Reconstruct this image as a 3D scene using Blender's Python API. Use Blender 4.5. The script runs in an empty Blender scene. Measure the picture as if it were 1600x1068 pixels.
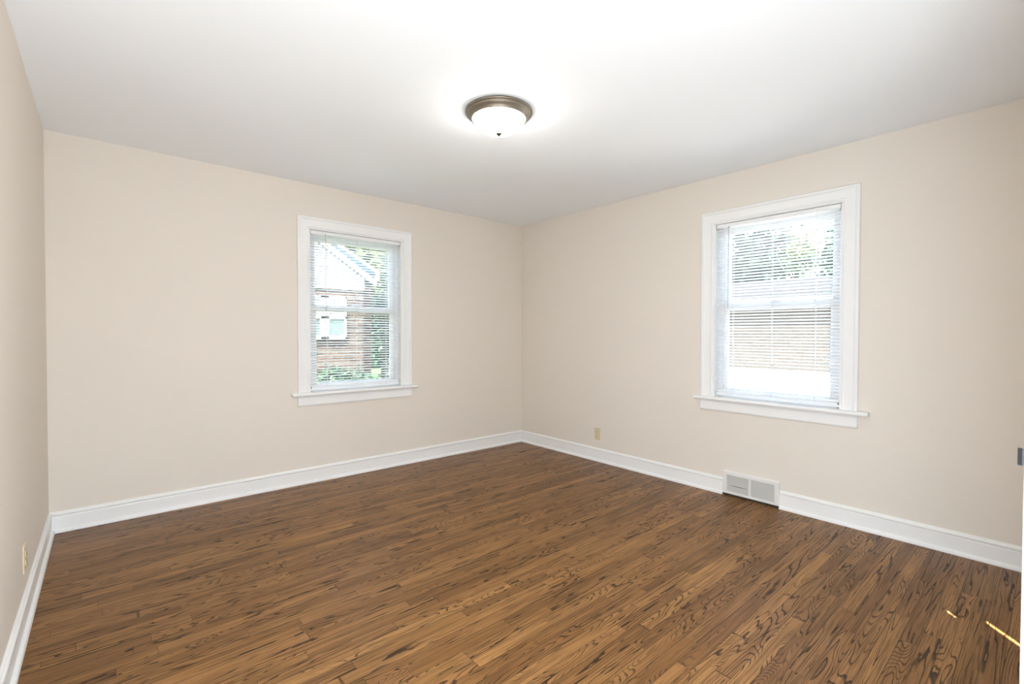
import bpy, bmesh, math, random
from mathutils import Vector, Matrix
random.seed(7)
S = bpy.context.scene
C = S.collection

# ------------------------------------------------------------------ camera
F_PX, YAW, PITCH, ROLL, EYE = 736.2, 0.7121, -0.0170, 0.0027, 1.222
f = Vector((math.sin(YAW)*math.cos(PITCH), math.cos(YAW)*math.cos(PITCH), math.sin(PITCH)))
r = Vector((math.cos(YAW), -math.sin(YAW), 0)); u = r.cross(f)
r2 = math.cos(ROLL)*r + math.sin(ROLL)*u; u2 = -math.sin(ROLL)*r + math.cos(ROLL)*u
cam = bpy.data.objects.new('camera', bpy.data.cameras.new('camera')); C.objects.link(cam)
m = Matrix.Identity(4)
for i in range(3):
    m[i][0], m[i][1], m[i][2] = r2[i], u2[i], -f[i]
m.translation = Vector((0, 0, EYE)); cam.matrix_world = m
cam.data.sensor_fit = 'HORIZONTAL'; cam.data.sensor_width = 36; cam.data.lens = F_PX/1600*36
cam.data.clip_start = 0.02; cam.data.clip_end = 200
S.camera = cam

# ------------------------------------------------------------------ light
S.view_settings.view_transform = 'Standard'; S.view_settings.look = 'None'
S.view_settings.exposure = 0.89; S.view_settings.gamma = 1.0; S.view_settings.use_curve_mapping = False
SUN_AZ = math.radians(48)      # the sun's light travels towards +x, +y
SUN_EL = math.radians(50)
W = bpy.data.worlds.new('world'); S.world = W; W.use_nodes = True
nt = W.node_tree; bg = nt.nodes['Background']
sky = nt.nodes.new('ShaderNodeTexSky'); sky.sky_type = 'NISHITA'; sky.sun_disc = False
sky.sun_elevation = SUN_EL; sky.sun_rotation = SUN_AZ + math.pi; sky.air_density = 1.0; sky.dust_density = 4.0
nt.links.new(sky.outputs[0], bg.inputs[0]); bg.inputs[1].default_value = 1.6
sd = bpy.data.lights.new('sun', 'SUN'); sun = bpy.data.objects.new('sun', sd); C.objects.link(sun)
sd.energy = 24; sd.angle = math.radians(0.53); sd.color = (1, .97, .93)
sun.rotation_euler = Vector((math.sin(SUN_AZ)*math.cos(SUN_EL), math.cos(SUN_AZ)*math.cos(SUN_EL), -math.sin(SUN_EL))).to_track_quat('-Z', 'Y').to_euler()
sun.location = (-4, -4, 8)
DOME_EMIT = 20.0
HALL_WATTS = 10.0
# unseen fill light added low in the doorway, standing in for a flash
fd = bpy.data.lights.new('doorway_fill', 'POINT'); fl = bpy.data.objects.new('doorway_fill', fd); C.objects.link(fl)
fd.energy = 100; fd.shadow_soft_size = .25; fd.color = (.71, .85, 1)
fl.location = (.20, -.10, .60)
S.cycles.max_bounces = 12; S.cycles.diffuse_bounces = 6; S.cycles.transparent_max_bounces = 24
S.cycles.use_denoising = True; S.cycles.sample_clamp_indirect = 4; S.cycles.caustics_reflective = False

# room measures (metres; camera stands in the doorway at x=0, y=0)
BK, RT, LF, CEIL, FRONT = 3.994, 3.591, -0.270, 2.44, 0.020

# ------------------------------------------------------------------ materials
def mat(name, col, rough=.5, spec=.5, metal=0, bump=0, bscale=200, emit=None, var=0):
    M = bpy.data.materials.new(name); M.use_nodes = True
    t = M.node_tree; b = t.nodes['Principled BSDF']
    b.inputs['Base Color'].default_value = (*col, 1); b.inputs['Roughness'].default_value = rough
    b.inputs['Specular IOR Level'].default_value = spec; b.inputs['Metallic'].default_value = metal
    g = t.nodes.new('ShaderNodeNewGeometry')
    if var:
        n = t.nodes.new('ShaderNodeTexNoise'); n.inputs['Scale'].default_value = bscale*.2
        t.links.new(g.outputs['Position'], n.inputs['Vector'])
        mx = t.nodes.new('ShaderNodeMix'); mx.data_type = 'RGBA'
        mx.inputs[6].default_value = (*[c*(1-var) for c in col], 1); mx.inputs[7].default_value = (*[min(1, c*(1+var)) for c in col], 1)
        t.links.new(n.outputs[0], mx.inputs[0]); t.links.new(mx.outputs[2], b.inputs['Base Color'])
    if bump:
        n = t.nodes.new('ShaderNodeTexNoise'); n.inputs['Scale'].default_value = bscale; n.inputs['Detail'].default_value = 3
        t.links.new(g.outputs['Position'], n.inputs['Vector'])
        bp = t.nodes.new('ShaderNodeBump'); bp.inputs['Strength'].default_value = bump; bp.inputs['Distance'].default_value = .002
        t.links.new(n.outputs[0], bp.inputs['Height']); t.links.new(bp.outputs[0], b.inputs['Normal'])
    if emit:
        b.inputs['Emission Color'].default_value = (*emit[0], 1); b.inputs['Emission Strength'].default_value = emit[1]
    return M

M_WALL = mat('beige_wall_paint', (.765, .702, .624), .65, .25, bump=.08, bscale=320)
M_CEIL = mat('ceiling_paint', (.895, .915, .93), .8, .2, bump=.06, bscale=260)
M_TRIM = mat('white_trim_paint', (.87, .865, .85), .35, .45, bump=.02, bscale=120)
M_VINYL = mat('white_vinyl', (.95, .95, .95), .35, .4)
M_SLAT = mat('white_blind_slat', (.86, .86, .85), .35, .5)
def slat_mat():
    M = bpy.data.materials.new('white_blind_slat'); M.use_nodes = True; t = M.node_tree; out = t.nodes['Material Output']
    p = t.nodes['Principled BSDF']; p.inputs['Base Color'].default_value = (.95, .95, .94, 1); p.inputs['Roughness'].default_value = .4
    tl = t.nodes.new('ShaderNodeBsdfTranslucent'); tl.inputs[0].default_value = (.95, .95, .94, 1)
    mx = t.nodes.new('ShaderNodeMixShader'); mx.inputs[0].default_value = .55
    t.links.new(p.outputs[0], mx.inputs[1]); t.links.new(tl.outputs[0], mx.inputs[2]); t.links.new(mx.outputs[0], out.inputs[0]); return M
M_THINSLAT = slat_mat()
M_CORD = mat('blind_cord', (.78, .78, .76), .7, .2)
M_WAND = mat('tilt_wand_plastic', (.50, .50, .50), .3, .5)
M_BRACKET = mat('blind_bracket', (.45, .45, .44), .4, .5)
M_IVORY = mat('ivory_plastic', (.66, .55, .37), .35, .5)
M_SLOT = mat('dark_slot', (.06, .045, .03), .6, .3)
M_SCREW = mat('screw_metal', (.55, .48, .36), .35, .5, metal=1)
M_NICKEL = mat('antique_nickel', (.25, .215, .17), .5, .5, metal=.85, bump=.02, bscale=90)
M_FINIAL = mat('bronze_finial', (.022, .017, .012), .6, .1)
M_STEEL = mat('dark_strike_steel', (.018, .018, .018), .5, .25, metal=.0)
M_REG = mat('register_enamel', (.80, .785, .76), .4, .4)
M_REGSLAT = mat('register_louver', (.62, .60, .56), .5, .3)
M_DUCT = mat('register_shade_dark', (.05, .045, .04), .7, .2)
M_DOME = mat('frosted_dome_glass', (.95, .93, .88), .35, .5, emit=((1, .975, .94), DOME_EMIT))
M_SIDING = mat('white_siding', (.80, .80, .78), .6, .3)
M_SHINGLE = mat('slate_blue_shingle', (.009, .018, .026), .95, .05, bump=.5, bscale=30, var=.35)
M_GSHINGLE = mat('grey_shingle', (.024, .024, .024), .95, .05, bump=.5, bscale=30, var=.3)
M_BARK = mat('bark', (.03, .025, .02), .9, .1, bump=.6, bscale=30, var=.4)
M_LEAF = [mat('leaf_dark_green', (.006, .020, .009), .6, .3, var=.4, bscale=8),
          mat('leaf_yellow_green', (.07, .10, .024), .6, .3, var=.4, bscale=8),
          mat('leaf_mid_green', (.013, .034, .014), .6, .3, var=.4, bscale=8)]
M_GREYLEAF = mat('leaf_grey_green', (.028, .038, .029), .7, .2, var=.4, bscale=8)
M_GRASS = mat('lawn_grass', (.05, .10, .03), .9, .1, bump=.5, bscale=60, var=.4)
M_DRIVE = mat('pale_concrete', (.42, .41, .38), .9, .1, bump=.2, bscale=40, var=.1)
M_EXT = mat('outside_stucco', (.5, .47, .42), .8, .2)
M_OGLASS = mat('window_glass_dark', (.04, .075, .07), .08, .6)
M_SHADE = mat('window_shade', (.30, .34, .33), .7, .2)

def brick(name, a, b_, mortar):
    M = bpy.data.materials.new(name); M.use_nodes = True; t = M.node_tree; p = t.nodes['Principled BSDF']
    g = t.nodes.new('ShaderNodeNewGeometry'); sp = t.nodes.new('ShaderNodeSeparateXYZ'); cb = t.nodes.new('ShaderNodeCombineXYZ')
    ad = t.nodes.new('ShaderNodeMath'); ad.operation = 'ADD'
    t.links.new(g.outputs['Position'], sp.inputs[0]); t.links.new(sp.outputs[0], ad.inputs[0]); t.links.new(sp.outputs[1], ad.inputs[1])
    t.links.new(ad.outputs[0], cb.inputs[0]); t.links.new(sp.outputs[2], cb.inputs[1])
    k = t.nodes.new('ShaderNodeTexBrick'); k.inputs['Scale'].default_value = 1
    k.inputs['Brick Width'].default_value = .22; k.inputs['Row Height'].default_value = .075; k.inputs['Mortar Size'].default_value = .008
    k.inputs['Color1'].default_value = (*a, 1); k.inputs['Color2'].default_value = (*b_, 1); k.inputs['Mortar'].default_value = (*mortar, 1)
    t.links.new(cb.outputs[0], k.inputs[0]); t.links.new(k.outputs[0], p.inputs['Base Color']); p.inputs['Roughness'].default_value = .9; p.inputs['Specular IOR Level'].default_value = .08
    return M
M_BRICK = brick('brown_brick', (.042, .028, .020), (.022, .015, .012), (.065, .057, .048))
M_GBRICK = brick('tan_brick', (.036, .033, .028), (.029, .027, .023), (.046, .043, .038))

def glass():
    M = bpy.data.materials.new('clear_pane_glass'); M.use_nodes = True; t = M.node_tree
    t.nodes.remove(t.nodes['Principled BSDF']); out = t.nodes['Material Output']
    tr = t.nodes.new('ShaderNodeBsdfTransparent'); tr.inputs[0].default_value = (.97, .985, .98, 1)
    gl = t.nodes.new('ShaderNodeBsdfGlossy'); gl.inputs['Roughness'].default_value = .02
    fr = t.nodes.new('ShaderNodeFresnel'); fr.inputs[0].default_value = 1.3
    mx = t.nodes.new('ShaderNodeMixShader')
    t.links.new(fr.outputs[0], mx.inputs[0]); t.links.new(tr.outputs[0], mx.inputs[1]); t.links.new(gl.outputs[0], mx.inputs[2])
    t.links.new(mx.outputs[0], out.inputs[0]); return M
M_GLASS = glass()

def oak():
    M = bpy.data.materials.new('stained_oak_strip'); M.use_nodes = True; t = M.node_tree; N = t.nodes; L = t.links
    P = N['Principled BSDF']
    def val(x, sock):
        if isinstance(x, (int, float)): sock.default_value = x
        else: L.new(x, sock)
    def ma(op, a, b=0, c=0):
        n = N.new('ShaderNodeMath'); n.operation = op
        val(a, n.inputs[0]); val(b, n.inputs[1]); val(c, n.inputs[2]); return n.outputs[0]
    def vec(a, b, c):
        n = N.new('ShaderNodeCombineXYZ'); val(a, n.inputs[0]); val(b, n.inputs[1]); val(c, n.inputs[2]); return n.outputs[0]
    def noise(v, sc=1, det=2, ro=.5, dist=0):
        n = N.new('ShaderNodeTexNoise'); L.new(v, n.inputs['Vector']); n.inputs['Scale'].default_value = sc
        n.inputs['Detail'].default_value = det; n.inputs['Roughness'].default_value = ro; n.inputs['Distortion'].default_value = dist
        return n.outputs[0]
    def wn(v):
        n = N.new('ShaderNodeTexWhiteNoise'); n.noise_dimensions = '3D'; L.new(v, n.inputs['Vector'])
        s = N.new('ShaderNodeSeparateColor'); L.new(n.outputs['Color'], s.inputs[0]); return s.outputs
    def ss(x, a, b):   # smoothstep
        n = N.new('ShaderNodeMapRange'); n.interpolation_type = 'SMOOTHSTEP'; L.new(x, n.inputs[0])
        val(a, n.inputs[1]); val(b, n.inputs[2]); return n.outputs[0]
    def mix(fac, a, b):
        n = N.new('ShaderNodeMix'); n.data_type = 'RGBA'; val(fac, n.inputs[0])
        for q, k in ((a, 6), (b, 7)):
            if isinstance(q, tuple): n.inputs[k].default_value = (*q, 1)
            else: L.new(q, n.inputs[k])
        return n.outputs[2]
    g = N.new('ShaderNodeNewGeometry'); sp = N.new('ShaderNodeSeparateXYZ'); L.new(g.outputs['Position'], sp.inputs[0])
    X, Y = sp.outputs[0], sp.outputs[1]
    BW = .057
    yr = ma('DIVIDE', Y, BW); row = ma('FLOOR', yr); fy = ma('FRACT', yr)
    rr = wn(vec(row, 3.3, 1.7))
    u0 = ma('ADD', ma('DIVIDE', X, .78), ma('MULTIPLY', rr[0], 37))
    uw = ma('ADD', u0, ma('MULTIPLY', ma('SINE', ma('MULTIPLY', u0, 2.13)), .36))
    idx = ma('FLOOR', uw); fx = ma('FRACT', uw)
    bid = wn(vec(row, idx, .5)); bid2 = wn(vec(row, idx, 9.5))
    # growth-ring field: cathedral figure, board by board
    stretch = ma('MULTIPLY_ADD', ma('MULTIPLY', bid[1], bid[1]), 2.2, .3)
    wob = noise(vec(ma('MULTIPLY', X, 9), ma('MULTIPLY', Y, 40), ma('MULTIPLY', bid[2], 30)), 1, 2, .6)
    field = noise(vec(ma('MULTIPLY', X, stretch), ma('MULTIPLY', Y, 13), ma('MULTIPLY', bid[0], 60)), 1, 1.5, .5)
    # a knot cluster on the right-hand side of the floor
    kx = ma('DIVIDE', ma('SUBTRACT', X, 1.985), .15); ky = ma('DIVIDE', ma('SUBTRACT', Y, .70), .07)
    kd = ma('ADD', ma('MULTIPLY', kx, kx), ma('MULTIPLY', ky, ky))
    knot = ma('POWER', 2.718, ma('MULTIPLY', kd, -1))
    field = ma('ADD', field, ma('MULTIPLY', knot, .22))
    fr_ = ma('ADD', ma('MULTIPLY', field, ma('MULTIPLY_ADD', bid2[0], 16, 15)), ma('MULTIPLY', wob, .9))
    ph = ma('FRACT', fr_)
    line = ma('MULTIPLY', ss(ph, .62, .90), ma('SUBTRACT', 1, ss(ph, .95, 1.0)))
    lstr = ma('MULTIPLY', line, ss(noise(vec(ma('MULTIPLY', X, 2.2), ma('MULTIPLY', Y, 9), ma('MULTIPLY', bid2[1], 9)), 1, 2), .33, .54))
    # open pores and fine straight grain
    pores = ss(noise(vec(ma('MULTIPLY', X, 16), ma('MULTIPLY', Y, 520), bid[0]), 1, 2, .6), .56, .72)
    fine = noise(vec(ma('MULTIPLY', X, 4), ma('MULTIPLY', Y, 170), ma('MULTIPLY', bid[2], 5)), 1, 3, .6)
    cloud = noise(vec(ma('MULTIPLY', X, 2.4), ma('MULTIPLY', Y, 24), ma('MULTIPLY', bid2[2], 20)), 1, 3, .55)
    base = mix(ma('SUBTRACT', ma('MULTIPLY_ADD', bid[0], .55, ma('MULTIPLY', cloud, .95)), .22), FLOOR_LO, FLOOR_HI)
    base = mix(ma('MULTIPLY', bid2[2], .35), base, FLOOR_RED)
    base = mix(ma('MULTIPLY', ss(fine, .42, .62), .50), base, FLOOR_DK)
    base = mix(ma('MULTIPLY', lstr, .92), base, FLOOR_LINE)
    base = mix(ma('MULTIPLY', pores, .32), base, FLOOR_LINE)
    ex = ma('MULTIPLY', ma('MINIMUM', fx, ma('SUBTRACT', 1, fx)), .78)
    ey = ma('MULTIPLY', ma('MINIMUM', fy, ma('SUBTRACT', 1, fy)), BW)
    seam = ma('SUBTRACT', 1, ss(ma('MINIMUM', ex, ey), .0004, .0018))
    base = mix(ma('MULTIPLY', seam, .7), base, FLOOR_LINE)
    L.new(base, P.inputs['Base Color'])
    rg = ma('ADD', ma('MULTIPLY_ADD', fine, .12, .27), ma('MULTIPLY', lstr, .12)); L.new(rg, P.inputs['Roughness'])
    P.inputs['Specular IOR Level'].default_value = .17
    bp = N.new('ShaderNodeBump'); bp.inputs['Strength'].default_value = .35; bp.inputs['Distance'].default_value = .0006
    L.new(ma('SUBTRACT', 1, ma('ADD', seam, ma('MULTIPLY', lstr, .3))), bp.inputs['Height']); L.new(bp.outputs[0], P.inputs['Normal'])
    return M
FLOOR_HI = (.440, .225, .078); FLOOR_LO = (.135, .061, .0165); FLOOR_RED = (.200, .086, .034)
FLOOR_DK = (.090, .042, .014); FLOOR_LINE = (.017, .008, .0035)
M_OAK = oak()

# ------------------------------------------------------------------ mesh helpers
IDT = lambda p: p
def finish(name, bm, m, parent=None, smooth=False, bevel=0, kind=None, origin=None):
    bmesh.ops.remove_doubles(bm, verts=bm.verts, dist=1e-6)
    bmesh.ops.recalc_face_normals(bm, faces=bm.faces)
    me = bpy.data.meshes.new(name)
    if origin is not None:
        bmesh.ops.translate(bm, verts=bm.verts, vec=-Vector(origin))
    bm.to_mesh(me); bm.free()
    if isinstance(m, (list, tuple)):
        for q in m: me.materials.append(q)
    else: me.materials.append(m)
    o = bpy.data.objects.new(name, me); C.objects.link(o)
    if origin is not None: o.location = origin
    if smooth:
        for p in me.polygons: p.use_smooth = True
    if bevel:
        b = o.modifiers.new('bevel', 'BEVEL'); b.width = bevel; b.segments = 2; b.limit_method = 'ANGLE'
    if parent:
        o.parent = parent; o.matrix_parent_inverse = Matrix.Translation(-parent.location)
    if kind: o['kind'] = kind
    return o
def thing(name, loc, label=None, cat=None, group=None, kind=None):
    o = bpy.data.objects.new(name, None); C.objects.link(o); o.location = loc; o.empty_display_size = .1
    if label: o['label'] = label; o['category'] = cat
    if group: o['group'] = group
    if kind: o['kind'] = kind
    return o
def tag(o, label, cat, group=None, kind=None):
    o['label'] = label; o['category'] = cat
    if group: o['group'] = group
    if kind: o['kind'] = kind
    return o
def hexa(bm, pts, T=IDT):      # 8 points: bottom ring 0-3, top ring 4-7
    v = [bm.verts.new(T(p)) for p in pts]
    for q in ((0,1,2,3), (7,6,5,4), (0,4,5,1), (1,5,6,2), (2,6,7,3), (3,7,4,0)):
        bm.faces.new([v[i] for i in q])
def box(bm, x0, x1, y0, y1, z0, z1, T=IDT):
    hexa(bm, [(x0,y0,z0),(x1,y0,z0),(x1,y1,z0),(x0,y1,z0),(x0,y0,z1),(x1,y0,z1),(x1,y1,z1),(x0,y1,z1)], T)
def loft(bm, rings, T=IDT, closed=True, caps=True):
    vs = [[bm.verts.new(T(p)) for p in rg] for rg in rings]
    n = len(vs[0])
    for a, b in zip(vs, vs[1:]):
        for i in range(n if closed else n-1):
            j = (i+1) % n
            bm.faces.new((a[i], a[j], b[j], b[i]))
    if caps and closed:
        bm.faces.new(vs[0]); bm.faces.new(vs[-1])
def tube(bm, a, b, rad, n=8, T=IDT):
    a, b = Vector(a), Vector(b); d = (b-a).normalized()
    s = d.orthogonal().normalized(); t = d.cross(s)
    loft(bm, [[tuple(c + rad*(math.cos(k*2*math.pi/n)*s + math.sin(k*2*math.pi/n)*t)) for k in range(n)] for c in (a, b)], T)
def lathe(bm, prof, cx, cy, n=96):
    vs = []
    for rad, z in prof:
        if rad < 1e-6: vs.append([bm.verts.new((cx, cy, z))])
        else: vs.append([bm.verts.new((cx+rad*math.cos(2*math.pi*k/n), cy+rad*math.sin(2*math.pi*k/n), z)) for k in range(n)])
    for a, b in zip(vs, vs[1:]):
        for k in range(n):
            j = (k+1) % n
            if len(a) == 1: bm.faces.new((a[0], b[j], b[k]))
            elif len(b) == 1: bm.faces.new((a[k], a[j], b[0]))
            else: bm.faces.new((a[k], a[j], b[j], b[k]))
def nb(): return bmesh.new()

# frames of the two window walls: (u, d, z), d counts outwards from the room face of the wall
T1 = lambda p: (p[0], BK + p[1], p[2])
T2 = lambda p: (RT + p[1], p[0], p[2])
TH = .22                                     # outer wall thickness

# ------------------------------------------------------------------ room shell
bm = nb(); box(bm, LF-.3, RT+TH, -1.0, BK+TH, -.12, 0); finish('floor', bm, M_OAK, kind='structure')
bm = nb(); box(bm, LF-.3, RT+TH, -1.0, BK+TH, CEIL, CEIL+.2); finish('ceiling', bm, M_CEIL, kind='structure')
def holed(name, T, a0, a1, h0, h1, z0, z1):
    bm = nb()
    us = [a0, h0, h1, a1]; zs = [0, z0, z1, CEIL]
    # one shell with a clean rectangular hole
    for d in (0, TH):
        for i in range(3):
            for j in range(3):
                if i == 1 and j == 1: continue
                bm.faces.new([bm.verts.new(T((us[a], d, zs[b]))) for a, b in ((i,j),(i+1,j),(i+1,j+1),(i,j+1))])
    for (ua, za, ub, zb) in ((h0,z0,h1,z0),(h1,z0,h1,z1),(h1,z1,h0,z1),(h0,z1,h0,z0),(a0,0,a1,0),(a1,0,a1,CEIL),(a1,CEIL,a0,CEIL),(a0,CEIL,a0,0)):
        bm.faces.new([bm.verts.new(T(p)) for p in ((ua,0,za),(ub,0,zb),(ub,TH,zb),(ua,TH,za))])
    return finish(name, bm, M_WALL, kind='structure')
W1 = dict(T=T1, o0=1.268, o1=2.082, s0=1.12, s1=2.228)
W2 = dict(T=T2, o0=.918, o1=1.745, s0=.757, s1=1.888)
SILL, HEAD = .735, 2.072
holed('wall_back', T1, LF, RT, W1['o0'], W1['o1'], SILL, HEAD)
holed('wall_right', T2, -.1, BK+TH, W2['o0'], W2['o1'], SILL, HEAD)
bm = nb(); box(bm, LF-.3, LF, -1.0, BK+TH, 0, CEIL); finish('wall_left', bm, M_WALL, kind='structure')

# front wall: doorway where the photographer stands; to its right unseen narrow gaps, made up to let the sun streaks in
JX, FY0 = 1.30, -.10
tA = math.tan(SUN_AZ); LV = (.29, .448, .505)
bm = nb()
def frontpiece(xa, xb, z0, z1, sa=0, sb=0):      # sa/sb: shear of an end along the sun's azimuth
    dxa, dxb = -sa*tA*(FRONT-FY0), -sb*tA*(FRONT-FY0)
    up = (FRONT-FY0)/math.cos(SUN_AZ)*math.tan(SUN_EL)
    y0, y1 = z0 + (up if z0 in LV else 0), z1 + (up if z1 in LV else 0)
    hexa(bm, [(xa+dxa,FY0,y0),(xb+dxb,FY0,y0),(xb,FRONT,z0),(xa,FRONT,z0),(xa+dxa,FY0,y1),(xb+dxb,FY0,y1),(xb,FRONT,z1),(xa,FRONT,z1)])
G1, G2, GW = 2.654, 2.500, .025
frontpiece(LF, JX+.02, 2.06, CEIL)
frontpiece(JX+.02, G1-GW/2, 0, .29, 0, 1); frontpiece(G1+GW/2, RT, 0, .29, 1, 0)
frontpiece(JX+.02, RT, .29, .448)
frontpiece(JX+.02, G2-.008, .448, .505, 0, 1); frontpiece(G2+.008, RT, .448, .505, 1, 0)
frontpiece(JX+.02, RT, .505, CEIL)
finish('wall_front', bm, M_WALL, kind='structure')
# small unseen hall behind the doorway, added to keep the sun out
bm = nb(); box(bm, LF, 1.38, -.90, -.85, 0, CEIL); finish('hall_sunblock_back', bm, M_WALL, kind='structure')
bm = nb(); box(bm, 1.34, 1.38, -.85, FY0, 0, CEIL); finish('hall_sunblock_right', bm, M_WALL, kind='structure')

# ------------------------------------------------------------------ baseboards
PROF = [(0,0), (.027,0), (.027,.008), (.024,.016), (.018,.0215), (.0125,.023), (.0125,.094), (.0115,.100), (.0155,.106),
        (.0165,.112), (.0145,.1165), (.0095,.1175), (.0095,.1205), (.0075,.1245), (.004,.1265), (0,.1265)]
def base(name, runs):
    bm = nb()
    for (a, b, n, ma_, mb_) in runs:   # from a to b; n points into the room; mitre factor at each end
        a, b, n = Vector((*a, 0)), Vector((*b, 0)), Vector((*n, 0)); d = (b-a).normalized()
        rings = []
        for p, s, q in ((a, 1, ma_), (b, -1, mb_)):
            rings.append([tuple(p + n*t + d*s*t*q + Vector((0, 0, z))) for t, z in PROF])
        loft(bm, rings)
    return finish(name, bm, M_TRIM, kind='structure')
REG0, REG1 = 1.262, 1.664
base('baseboard_back', [((LF, BK), (RT, BK), (0, -1), 1, 1)])
base('baseboard_left', [((LF, -.1), (LF, BK), (1, 0), 0, 1)])
base('baseboard_right', [((RT, BK), (RT, REG1), (-1, 0), 1, 0), ((RT, REG0), (RT, FRONT), (-1, 0), 0, 1)])
base('baseboard_front', [((RT, FRONT), (G1+.06, FRONT), (0, 1), 1, 0), ((G1-.06, FRONT), (JX+.11, FRONT), (0, 1), 0, 0)])

# ------------------------------------------------------------------ doorway
dr = thing('door_1', (JX, 0, 0), kind='structure')
bm = nb(); box(bm, JX, JX+.019, FY0-.002, .0375, 0, 2.06); box(bm, LF+.02, JX+.019, FY0-.002, .022, 2.04, 2.06)
finish('jamb', bm, M_TRIM, dr, bevel=.0015)
bm = nb(); box(bm, JX+.006, JX+.095, FRONT, .0383, 0, 2.12); box(bm, LF+.03, JX+.006, FRONT, .0383, 2.05, 2.12)
finish('casing', bm, M_TRIM, dr, bevel=.003)
bm = nb()      # strike plate let into the jamb, its lip curling past the edge
box(bm, JX-.0016, JX+.0005, -.012, .036, .968, 1.026)
loft(bm, [[(JX-.0016, .034, z), (JX+.0008, .034, z), (JX+.0008, .0385, z), (JX+.0035, .0445, z), (JX+.001, .0465, z), (JX-.0016, .0405, z)] for z in (.978, 1.010)])
st = finish('strike_plate', bm, M_STEEL, dr); st['label'] = 'dark metal strike plate'

# ------------------------------------------------------------------ windows
def window(name, w, label_side):
    T, o0, o1 = w['T'], w['o0'], w['o1']
    mid = T(((o0+o1)/2, .06, SILL))
    root = thing(name, mid, kind='structure')
    a0, a1, top = o0-.101, o1+.103, HEAD+.097
    # mitred three-sided casing; profile is (distance in from the outer edge, thickness)
    CP = [(0,0), (0,.021), (.004,.024), (.017,.024), (.021,.019), (.030,.0165), (.072,.0145), (.078,.0175), (.084,.0175), (.088,.0125), (.0975,.0105), (.0975,0)]
    bm = nb(); z0 = .741
    rings = [[(a0+q, -t, z0) for q, t in CP], [(a0+q, -t, top-q) for q, t in CP], [(a1-q, -t, top-q) for q, t in CP], [(a1-q, -t, z0) for q, t in CP]]
    loft(bm, rings, T); finish('casing', bm, M_TRIM, root)
    bm = nb()      # stool with a rounded nose and horns past the casing
    sx = [(.0,.715), (-.042,.715), (-.049,.718), (-.053,.7235), (-.0535,.730), (-.051,.736), (-.045,.740), (-.039,.7415), (.0,.7415)]
    loft(bm, [[(uu, d, z) for d, z in sx] for uu in (w['s0'], w['s1'])], T)
    box(bm, o0, o1, -.001, .062, .715, .7415, T)
    finish('stool', bm, M_TRIM, root)
    bm = nb()
    ap = [(0,.632), (-.010,.632), (-.016,.637), (-.018,.645), (-.018,.700), (-.022,.7145), (0,.7145)]
    loft(bm, [[(uu, d, z) for d, z in ap] for uu in (a0, a1)], T); finish('apron', bm, M_TRIM, root)
    bm = nb()      # wooden jamb lining
    for p in ((o0-.018, o0+.001), (o1-.001, o1+.018)): box(bm, p[0], p[1], -.002, TH, SILL, HEAD+.018, T)
    box(bm, o0, o1, -.002, TH, HEAD-.001, HEAD+.018, T)
    box(bm, o0, o1, .12, TH+.04, SILL-.03, SILL+.004, T)
    finish('jamb', bm, M_TRIM, root)
    bm = nb()      # vinyl frame round the sashes with stops
    fz0, fz1 = .745, HEAD-.001
    for a, b in ((o0+.001, o0+.030), (o1-.030, o1-.001)):
        box(bm, a, b, .058, .130, fz0, fz1, T)
    box(bm, o0+.030, o1-.030, .058, .130, fz1-.028, fz1, T); box(bm, o0+.030, o1-.030, .058, .130, fz0-.004, fz0+.012, T)
    finish('window_frame', bm, M_VINYL, root, bevel=.0015)
    g0, g1 = o0+.072, o1-.073
    for nm, d0, d1, z0_, z1_, gz0, gz1 in (('lower_sash', .066, .090, .757, 1.462, .806, 1.405), ('upper_sash', .096, .120, 1.412, 2.043, 1.466, 2.003)):
        bm = nb()
        box(bm, o0+.031, g0, d0, d1, z0_, z1_, T); box(bm, g1, o1-.031, d0, d1, z0_, z1_, T)
        box(bm, g0, g1, d0, d1, z0_, gz0, T); box(bm, g0, g1, d0, d1, gz1, z1_, T)
        s = finish(nm, bm, M_VINYL, root, bevel=.002)
        bm = nb(); dm = (d0+d1)/2; box(bm, g0-.004, g1+.004, dm-.002, dm+.002, gz0-.004, gz1+.004, T)
        finish('pane', bm, M_GLASS, s)
    bm = nb(); cu = (o0+o1)/2
    box(bm, cu-.028, cu+.028, .060, .090, 1.462, 1.470, T); box(bm, cu-.010, cu+.022, .056, .080, 1.470, 1.480, T)
    finish('sash_lock', bm, M_VINYL, root, bevel=.002)
    return root
window('window_1', W1, 'back'); window('window_2', W2, 'right')

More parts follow.
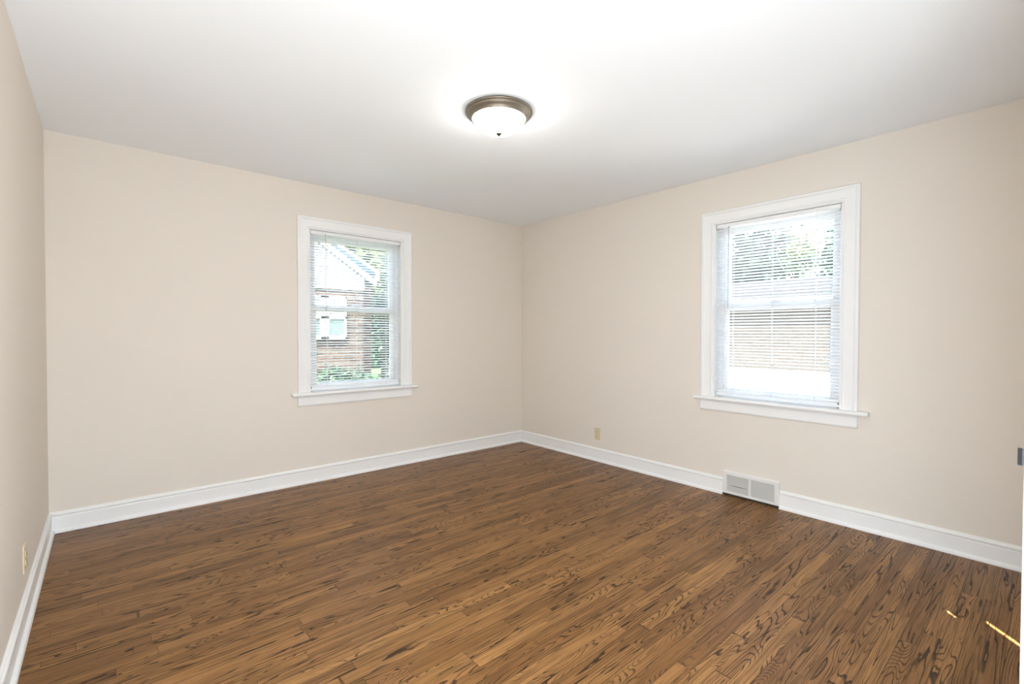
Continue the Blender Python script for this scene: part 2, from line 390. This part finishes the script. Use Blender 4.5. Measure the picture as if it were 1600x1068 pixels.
# ------------------------------------------------------------------ mini blinds
def blind(w, ladders, wand_u, wand_z, cord_u, cord_z, label, tilt, dz=0.0):
    T, o0, o1 = w['T'], w['o0']+.004, w['o1']-.004
    root = thing('venetian_blind', T(((o0+o1)/2, .018, HEAD)), label, 'blind', 'mini blinds in the two windows')
    hz0, hz1 = HEAD-.034, HEAD-.004
    bm = nb()
    hp = [(.004,hz0), (.002,hz0+.003), (.002,hz1-.003), (.004,hz1), (.030,hz1), (.030,hz0)]
    loft(bm, [[(uu, d, z) for d, z in hp] for uu in (o0+.004, o1-.004)], T); finish('headrail', bm, M_SLAT, root)
    for ua, ub in ((o0, o0+.005), (o1-.005, o1)):
        bm = nb(); box(bm, ua-.003 if ua == o0 else ua, ub if ua == o0 else ub+.003, .001, .032, hz0-.002, HEAD-.001, T)
        k = finish('bracket', bm, M_BRACKET, root)
    pitch, width = .0218, .0252
    bot = .768 + dz
    n = int((hz0 - .012 - (bot+.016)) / pitch) + 1
    bm = nb(); ct, stt = math.cos(tilt), math.sin(tilt)
    for i in range(n):
        zc = hz0 - .016 - i*pitch
        tw = tilt + random.uniform(-.02, .02); ct, stt = math.cos(tw), math.sin(tw)
        up, lo = [], []
        for k in range(7):
            s = (k/6-.5)*width; h = .0019*(1-(2*s/width)**2)
            up.append((.0165 + s*ct - h*stt, zc + s*stt + h*ct)); lo.append((.0165 + s*ct - (h-.0004)*stt, zc + s*stt + (h-.0004)*ct))
        ring = up + lo[::-1]
        sag = random.uniform(-.0005, .0005)
        loft(bm, [[(uu, d, z + (sag if uu > o0+.1 and uu < o1-.1 else 0)) for d, z in ring] for uu in (o0+.007, (o0+o1)/2, o1-.007)], T)
    finish('slats', bm, M_THINSLAT, root, smooth=False)
    bm = nb()
    rp = [(.0045,bot), (.0045,bot+.007), (.008,bot+.0105), (.026,bot+.0105), (.0295,bot+.007), (.0295,bot)]
    loft(bm, [[(uu, d, z) for d, z in rp] for uu in (o0+.006, o1-.006)], T)
    br = finish('bottom_rail', bm, M_SLAT, root)
    for uu in (o0+.006, o1-.009):
        bm = nb(); box(bm, uu-.001, uu+.004, .003, .031, bot-.001, bot+.012, T); finish('end_cap', bm, M_BRACKET, br)
    for lu in ladders:
        bm = nb()
        for d in (.0030, .0300): tube(bm, (lu, d, bot+.004), (lu, d, hz0+.002), .0009, 6, T)
        tube(bm, (lu, .0165, bot+.004), (lu, .0165, hz0+.002), .0007, 6, T)
        finish('ladder_cord', bm, M_CORD, root)
    bm = nb(); tube(bm, (wand_u, -.006, hz0-.012), (wand_u, -.006, wand_z), .0026, 6, T)
    wd = finish('tilt_wand', bm, M_WAND, root)
    bm = nb(); tube(bm, (wand_u, -.006, hz0-.013), (wand_u, .004, hz0+.004), .0016, 6, T); box(bm, wand_u-.004, wand_u+.004, -.009, .003, hz0-.008, hz0+.004, T)
    finish('hook', bm, M_BRACKET, wd)
    for off in (0, .006):
        bm = nb(); tube(bm, (cord_u+off, -.003, hz0), (cord_u+off*1.4, -.003, cord_z+.03), .0010, 6, T)
        c = finish('lift_cord', bm, M_CORD, root)
    bm = nb(); rg = []
    for t, rad in ((0, .002), (.008, .0045), (.022, .0058), (.030, .0048), (.032, .001)):
        rg.append([(cord_u+.003+rad*math.cos(k*math.pi/4), -.003+rad*math.sin(k*math.pi/4), cord_z+.032-t) for k in range(8)])
    loft(bm, rg, T); finish('tassel', bm, M_CORD, root, smooth=True)
    return root
TILT = math.radians(-22)
blind(W1, (1.412, 1.668, 1.942), 1.394, 1.17, 2.004, .80, 'white mini blind lowered over the left window, brick neighbour house behind it', TILT)
blind(W2, (1.612, 1.337, 1.064), 1.643, 1.42, 1.668, .81, 'white mini blind lowered over the right window, trees and garage behind it', TILT)

# ------------------------------------------------------------------ ceiling light
LX, LY = 1.645, 2.02
cl = thing('ceiling_light', (LX, LY, CEIL), 'round flush ceiling light with antique nickel ring and frosted white glass dome', 'ceiling light')
bm = nb()
lathe(bm, [(.165,CEIL), (.180,CEIL-.001), (.1835,CEIL-.004), (.1840,CEIL-.009), (.182,CEIL-.013), (.1765,CEIL-.0145), (.1735,CEIL-.0165), (.1745,CEIL-.020),
           (.172,CEIL-.024), (.165,CEIL-.029), (.158,CEIL-.035), (.1545,CEIL-.040), (.1535,CEIL-.0435), (.1490,CEIL-.0455), (.1445,CEIL-.045), (.1430,CEIL-.040), (.150,CEIL-.015), (.150,CEIL)], LX, LY)
finish('trim_ring', bm, M_NICKEL, cl, smooth=True)
bm = nb(); pr = []
for k in range(15):
    a = math.pi/2*k/14
    pr.append((.1430*math.cos(a)**.92 if k < 14 else 0, CEIL-.038-.082*math.sin(a)**1.15))
lathe(bm, pr, LX, LY); finish('glass_shade', bm, M_DOME, cl, smooth=True)
bm = nb(); fz = CEIL-.1185
lathe(bm, [(0,fz+.004), (.0150,fz+.002), (.0160,fz), (.0155,fz-.003), (.0140,fz-.007), (.0085,fz-.011), (.0070,fz-.014), (.0045,fz-.0185), (0,fz-.0205)], LX, LY, 32)
finish('finial', bm, M_FINIAL, cl, smooth=True)

# unseen globe lamp added in the hall to help fill the room
hl = thing('hall_fill_light', (.55, -.45, CEIL), 'small unseen globe fill light added in the hall behind the doorway', 'ceiling light')
bm = nb(); lathe(bm, [(0,CEIL), (.07,CEIL), (.075,CEIL-.02), (.05,CEIL-.03), (0,CEIL-.03)], .55, -.45, 32); finish('base', bm, M_TRIM, hl, smooth=True)
bm = nb(); bmesh.ops.create_uvsphere(bm, u_segments=32, v_segments=16, radius=.11, matrix=Matrix.Translation((.55, -.45, CEIL-.13)))
M_GLOBE = mat('hall_fill_globe', (.9, .9, .88), .4, .4, emit=((1, .95, .88), HALL_WATTS))
finish('globe', bm, M_GLOBE, hl, smooth=True)

# ------------------------------------------------------------------ outlets
def outlet(loc_u, zc, T, label):
    root = thing('wall_outlet', T((loc_u, 0, zc)), label, 'outlet')
    bm = nb(); h, w = .057, .035
    loft(bm, [[(loc_u+sx*(w-k), -t, zc+sz*(h-k)) for sx, sz in ((-1,-1),(1,-1),(1,1),(-1,1))] for t, k in ((0,0), (.003,0), (.0055,.003))], T)
    finish('cover_plate', bm, M_IVORY, root)
    for s in (-1, 1):
        bm = nb(); cz = zc + s*.0195; pts = []
        for k in range(24):
            a = 2*math.pi*k/24; pts.append((loc_u+.0172*math.cos(a), max(-.0125, min(.0125, .0172*math.sin(a)))+cz))
        loft(bm, [[(a, -t, b) for a, b in pts] for t in (.005, .0085)], T)
        rc = finish('receptacle', bm, M_IVORY, root)
        bm = nb()
        for du, hh in ((-.0065, .0048), (.0065, .0040)): box(bm, loc_u+du-.0012, loc_u+du+.0012, -.0088, -.007, cz-hh+.002, cz+hh+.002, T)
        tube(bm, (loc_u, -.0088, cz-.0075), (loc_u, -.007, cz-.0075), .0024, 10, T)
        sl = finish('slots', bm, M_SLOT, rc); sl['label'] = 'dark contact slots'
    bm = nb(); tube(bm, (loc_u, -.0066, zc), (loc_u, -.005, zc), .0032, 12, T); finish('screw', bm, M_SCREW, root)
outlet(2.893, .262, T2, 'ivory duplex outlet low on the right wall between the corner and the window')
outlet(2.850, .268, lambda p: (LF - p[1], p[0], p[2]), 'ivory duplex outlet low on the left wall at the photo edge')

# ------------------------------------------------------------------ wall register
TR = T2; z0, z1 = .014, .187; mu = (REG0+REG1)/2
reg = thing('wall_register', T2((mu, -.01, 0)), 'white two-panel louvered metal vent register set in the right baseboard', 'vent')
bm = nb()
def rframe(a0, a1, b0, b1, c0, c1, e0, e1, t):   # bevelled rectangular rim from outer to inner
    rings = []
    for q in ((a0,a1,b0,b1,0), (a0,a1,b0,b1,t*.6), (a0+.006,a1-.006,b0+.006,b1-.006,t), (c0-.004,c1+.004,e0-.004,e1+.004,t), (c0,c1,e0,e1,t*.7), (c0,c1,e0,e1,0)):
        rings.append([(q[0], -q[4], q[2]), (q[1], -q[4], q[2]), (q[1], -q[4], q[3]), (q[0], -q[4], q[3])])
    loft(bm, rings + [rings[0]], TR, caps=False)
pu0, pu1, pz0, pz1 = REG0+.033, REG1-.033, .034, .156
rframe(REG0, REG1, z0, z1, pu0, pu1, pz0, pz1, .024)
box(bm, mu-.009, mu+.009, -.020, 0, pz0-.002, pz1+.002, TR)
finish('frame', bm, M_REG, reg)
bm = nb(); box(bm, pu0-.004, pu1+.004, -.003, .001, pz0-.004, pz1+.004, TR); box(bm, REG0+.002, REG1-.002, -.012, 0, .002, z0+.003, TR); finish('register_shade', bm, M_DUCT, reg)  # dark sheet and strip stand in for shade behind louvers and below frame
for a, b, bent in ((mu+.009, pu1, True), (pu0, mu-.009, False)):
    bm = nb(); n = 15
    for i in range(n):
        zc = pz0 + (i+.5)*(pz1-pz0)/n
        wa, wb = .0042, .0046
        if bent and i == 5:      # one louver bent open
            us = [a, a+.02, (a+b)/2, b-.03, b]; dr_ = [0, -.0055, -.0095, -.007, 0]
        elif not bent and i in (2, 12):
            us = [a, (a+b)/2, b]; dr_ = [0, -.0016, 0]
        else: us = [a, b]; dr_ = [random.uniform(-.0004, .0004)]*2
        loft(bm, [[(uu, -.008, zc+wa+e), (uu, -.0088, zc+wa+e), (uu, -.0175, zc-wb+e), (uu, -.0167, zc-wb+e)] for uu, e in zip(us, dr_)], TR)
    nv = 9
    for k in range(1, nv):
        uu = a + (b-a)*k/nv; box(bm, uu-.0007, uu+.0007, -.0085, -.005, pz0, pz1, TR)
    finish('louver_panel', bm, M_REGSLAT, reg)

# ------------------------------------------------------------------ outdoors
bm = nb()
hexa(bm, [(-12,BK+TH+.3,-.9),(RT+TH,BK+TH+.3,-.9),(RT+TH,40,-.9),(-12,40,-.9),(-12,BK+TH+.3,-.5),(RT+TH,BK+TH+.3,-.5),(RT+TH,40,-.5),(-12,40,-.5)])
hexa(bm, [(-12,-8,-.9),(LF-.35,-8,-.9),(LF-.35,BK+TH+.3,-.9),(-12,BK+TH+.3,-.9),(-12,-8,-.5),(LF-.35,-8,-.5),(LF-.35,BK+TH+.3,-.5),(-12,BK+TH+.3,-.5)])
hexa(bm, [(RT+TH,9,-.9),(45,9,-.9),(45,40,-.9),(RT+TH,40,-.9),(RT+TH,9,-.5),(45,9,1.2),(45,40,1.2),(RT+TH,40,-.5)])
hexa(bm, [(LF-.35,-8,-.9),(RT+TH,-8,-.9),(RT+TH,-1.05,-.9),(LF-.35,-1.05,-.9),(LF-.35,-8,-.5),(RT+TH,-8,-.5),(RT+TH,-1.05,-.5),(LF-.35,-1.05,-.5)])
tag(finish('lawn', bm, M_GRASS), 'mown green lawn round the houses seen faintly through the blinds', 'lawn', kind='structure')
bm = nb()
hexa(bm, [(RT+TH,-8,-.9),(45,-8,-.9),(45,9,-.9),(RT+TH,9,-.9),(RT+TH,-8,-.5),(13.2,-8,.36),(13.2,9,.36),(RT+TH,9,-.5)])
hexa(bm, [(13.2,-8,-.9),(45,-8,-.9),(45,9,-.9),(13.2,9,-.9),(13.2,-8,.36),(45,-8,.36),(45,9,.36),(13.2,9,.36)])
tag(finish('driveway', bm, M_DRIVE), 'pale concrete driveway rising to the garage beyond the right window', 'driveway', kind='structure')

# brick neighbour house behind window 1
nh = thing('neighbour_house', (1, 8.5, -.5), 'brown brick neighbour house with white gable and slate-blue roof behind the left window', 'house')
bm = nb(); box(bm, -3, 3.66, 8.5, 8.9, -.5, 2.02); box(bm, -3, 4.0, 8.9, 13, -.5, 2.4); finish('brick_wall', bm, M_BRICK, nh)
bm = nb()
ap = [(3.66, 2.02), (3.66, 2.24), (.6, 4.26), (-2.5, 2.24), (-2.5, 2.02)]
loft(bm, [[(x, y, z) for x, z in ap] for y in (8.46, 8.9)])
for k in range(14):
    zz = 2.1 + k*.14
    xr = min(3.66, 3.66-(zz-2.24)/.66); xl = -2.5 + max(0, (zz-2.24)/.66)
    if xr > xl: box(bm, xl, xr, 8.45, 8.46, zz, zz+.012)
finish('siding_gable', bm, M_SIDING, nh)
bm = nb()      # gable roof slab, then the main roof behind it
for sx in (1, -1):
    ex = 3.80 if sx > 0 else -2.6
    pts = [(ex, 2.15), (.6, 4.26+.0), (.6, 4.36), (ex, 2.25)]
    loft(bm, [[(x, y, z) for x, z in pts] for y in (8.30, 10.5)])
def rp(x, y, dz): return (x, y, 2.68+.59*(y-9.2)+dz)
hexa(bm, [rp(-3.2,8.75,-.06), rp(4.03,8.75,-.06), rp(2.71,13,-.06), rp(-3.2,13,-.06), rp(-3.2,8.75,0), rp(4.03,8.75,0), rp(2.71,13,0), rp(-3.2,13,0)])
finish('roof', bm, M_SHINGLE, nh)
bm = nb()
hexa(bm, [rp(4.03,8.74,-.16), rp(4.09,8.74,-.16), rp(2.77,13,-.16), rp(2.71,13,-.16), rp(4.03,8.74,.03), rp(4.09,8.74,.03), rp(2.77,13,.03), rp(2.71,13,.03)])
loft(bm, [[(3.82, 8.27, z) for z in (2.10,)] + [(3.82, 8.31, 2.10), (3.82, 8.31, 2.20), (3.82, 8.27, 2.20)], [(.6, 8.27, 4.22), (.6, 8.31, 4.22), (.6, 8.31, 4.34), (.6, 8.27, 4.34)]])
finish('rake_trim', bm, M_SIDING, nh)
bm = nb(); wx0, wx1, wz0, wz1 = 2.25, 3.31, 1.12, 1.88
for a, b, c, d in ((wx0,wx1,wz0,wz0+.06), (wx0,wx1,wz1-.05,wz1), (wx1-.03,wx1,wz0,wz1), (wx0,wx0+.05,wz0,wz1), (2.85,3.0,wz0,wz1), (wx0,wx1,1.48,1.54)):
    box(bm, a, b, 8.42, 8.50, c, d)
nw = finish('window', bm, M_SIDING, nh)
bm = nb(); box(bm, wx0+.04, wx1-.02, 8.46, 8.49, wz0+.05, 1.49); finish('pane', bm, M_OGLASS, nw)
bm = nb(); box(bm, wx0+.04, wx1-.02, 8.46, 8.49, 1.53, wz1-.04); finish('roller_shade', bm, M_SHADE, nw)

# garage beyond window 2
ga = thing('garage', (13, 5, .36), 'low tan brick garage with grey shingle roof beyond the right window', 'garage')
bm = nb(); box(bm, 13, 18, 1.0, 9.5, .2, 2.12); finish('brick_wall', bm, M_GBRICK, ga)
bm = nb()
loft(bm, [[(12.7, y, 2.05), (15.5, y, 2.78), (18.3, y, 2.05), (18.3, y, 2.13), (15.5, y, 2.88), (12.7, y, 2.13)] for y in (.7, 9.8)])
finish('roof', bm, M_GSHINGLE, ga)
bm = nb(); box(bm, 12.66, 12.70, .7, 9.8, 1.98, 2.14); finish('fascia', bm, M_SIDING, ga)
bm = nb(); box(bm, 12.96, 13.0, 6.7, 8.9, .36, 1.95)
for k in range(4): box(bm, 12.95, 12.96, 6.75, 8.85, .40+k*.39, .74+k*.39)
finish('garage_door', bm, M_SIDING, ga)

def tree(name, x, y, zb, h, rad, lm, label, cat, trunk=.14, leaves=4200, size=.16, group=None, column=False):
    root = thing(name, (x, y, zb), label, cat, group)
    bm = nb(); ctr = zb + h - rad*1.05
    if trunk:
        rg = []
        for t in (0, .15, .5, 1): rg.append([(x+(trunk*(1.4-.9*t))*math.cos(k*math.pi/5)+.1*t, y+(trunk*(1.4-.9*t))*math.sin(k*math.pi/5), zb-.1+t*(ctr-zb)) for k in range(10)])
        loft(bm, rg)
        for k in range(5):
            a = k*1.3; tube(bm, (x+.08, y, zb+(ctr-zb)*(.6+.06*k)), (x+rad*.6*math.cos(a), y+rad*.6*math.sin(a), ctr+rad*.3), trunk*.28, 6)
    else:
        for k in range(7):
            a = k*.9; tube(bm, (x, y, zb-.05), (x+rad*.6*math.cos(a), y+rad*.6*math.sin(a), zb+h*.6), .012, 5)
    finish('trunk' if trunk else 'stems', bm, M_BARK, root, smooth=True)
    blobs = [(Vector((x+random.uniform(-.6,.6)*rad, y+random.uniform(-.6,.6)*rad, ctr+random.uniform(-.55,.7)*rad)), rad*random.uniform(.35,.6)) for _ in range(12)]
    if column: blobs = [(Vector((x+random.uniform(-.25,.25)*rad, y+random.uniform(-.25,.25)*rad, zb+.3+(h-.6)*k/17)), rad*random.uniform(.45,.7)) for k in range(18)]
    bm = nb()
    for _ in range(leaves):
        c, rb = random.choice(blobs)
        v = Vector((random.gauss(0,1), random.gauss(0,1), random.gauss(0,1))).normalized()*rb*random.uniform(.55, 1.05)
        p = c + v
        a = Vector((random.gauss(0,1), random.gauss(0,1), random.gauss(0,1))).normalized()*size*random.uniform(.6,1.2)
        b = a.cross(Vector((random.gauss(0,1), random.gauss(0,1), random.gauss(0,1)))).normalized()*size*.35
        if p.z < zb+.02: continue
        bm.faces.new([bm.verts.new(q) for q in (p-a, p+b, p+a, p-b)])
    me = bpy.data.meshes.new('foliage'); bm.to_mesh(me); bm.free(); me.materials.append(lm)
    o = bpy.data.objects.new('foliage', me); C.objects.link(o); o.parent = root; o.matrix_parent_inverse = Matrix.Translation(-root.location)
    return root
tree('shrub', 2.9, 7.7, -.5, 1.15, .55, M_LEAF[2], 'green shrub at the foot of the neighbour brick wall behind the left window', 'shrub', trunk=0, leaves=3000, size=.07)
tree('hedge', 9.3, 20, -.5, 6.4, 2.4, M_LEAF[2], 'tall dark hedge far behind the neighbour house in the left window', 'hedge', trunk=.08, leaves=7000, size=.2, column=True)
tree('tree', 6.3, 13.0, -.5, 6.2, 1.9, M_LEAF[1], 'yellow-green tree rising past the neighbour roof behind the left window', 'tree', size=.14)
tree('tree', 4.75, 9.3, -.5, 3.7, .55, M_GREYLEAF, 'slim grey-green columnar evergreen right beside the neighbour house wall', 'tree', trunk=.05, leaves=5000, size=.06, column=True)
tree('tree', 21.4, 8.8, .36, 6.4, 2.1, M_LEAF[0], 'dense dark green tree left above the garage roof beyond the right window', 'tree', leaves=7000, size=.16)
tree('tree', 25.5, 8.4, .36, 6.6, 1.7, M_LEAF[1], 'pale yellow-green tree above the middle of the garage roof', 'tree', leaves=2200, size=.14)
tree('tree', 21.3, 5.3, .36, 4.9, 1.4, M_LEAF[2], 'mid-green tree above the right end of the garage roof', 'tree', leaves=3600, size=.14)
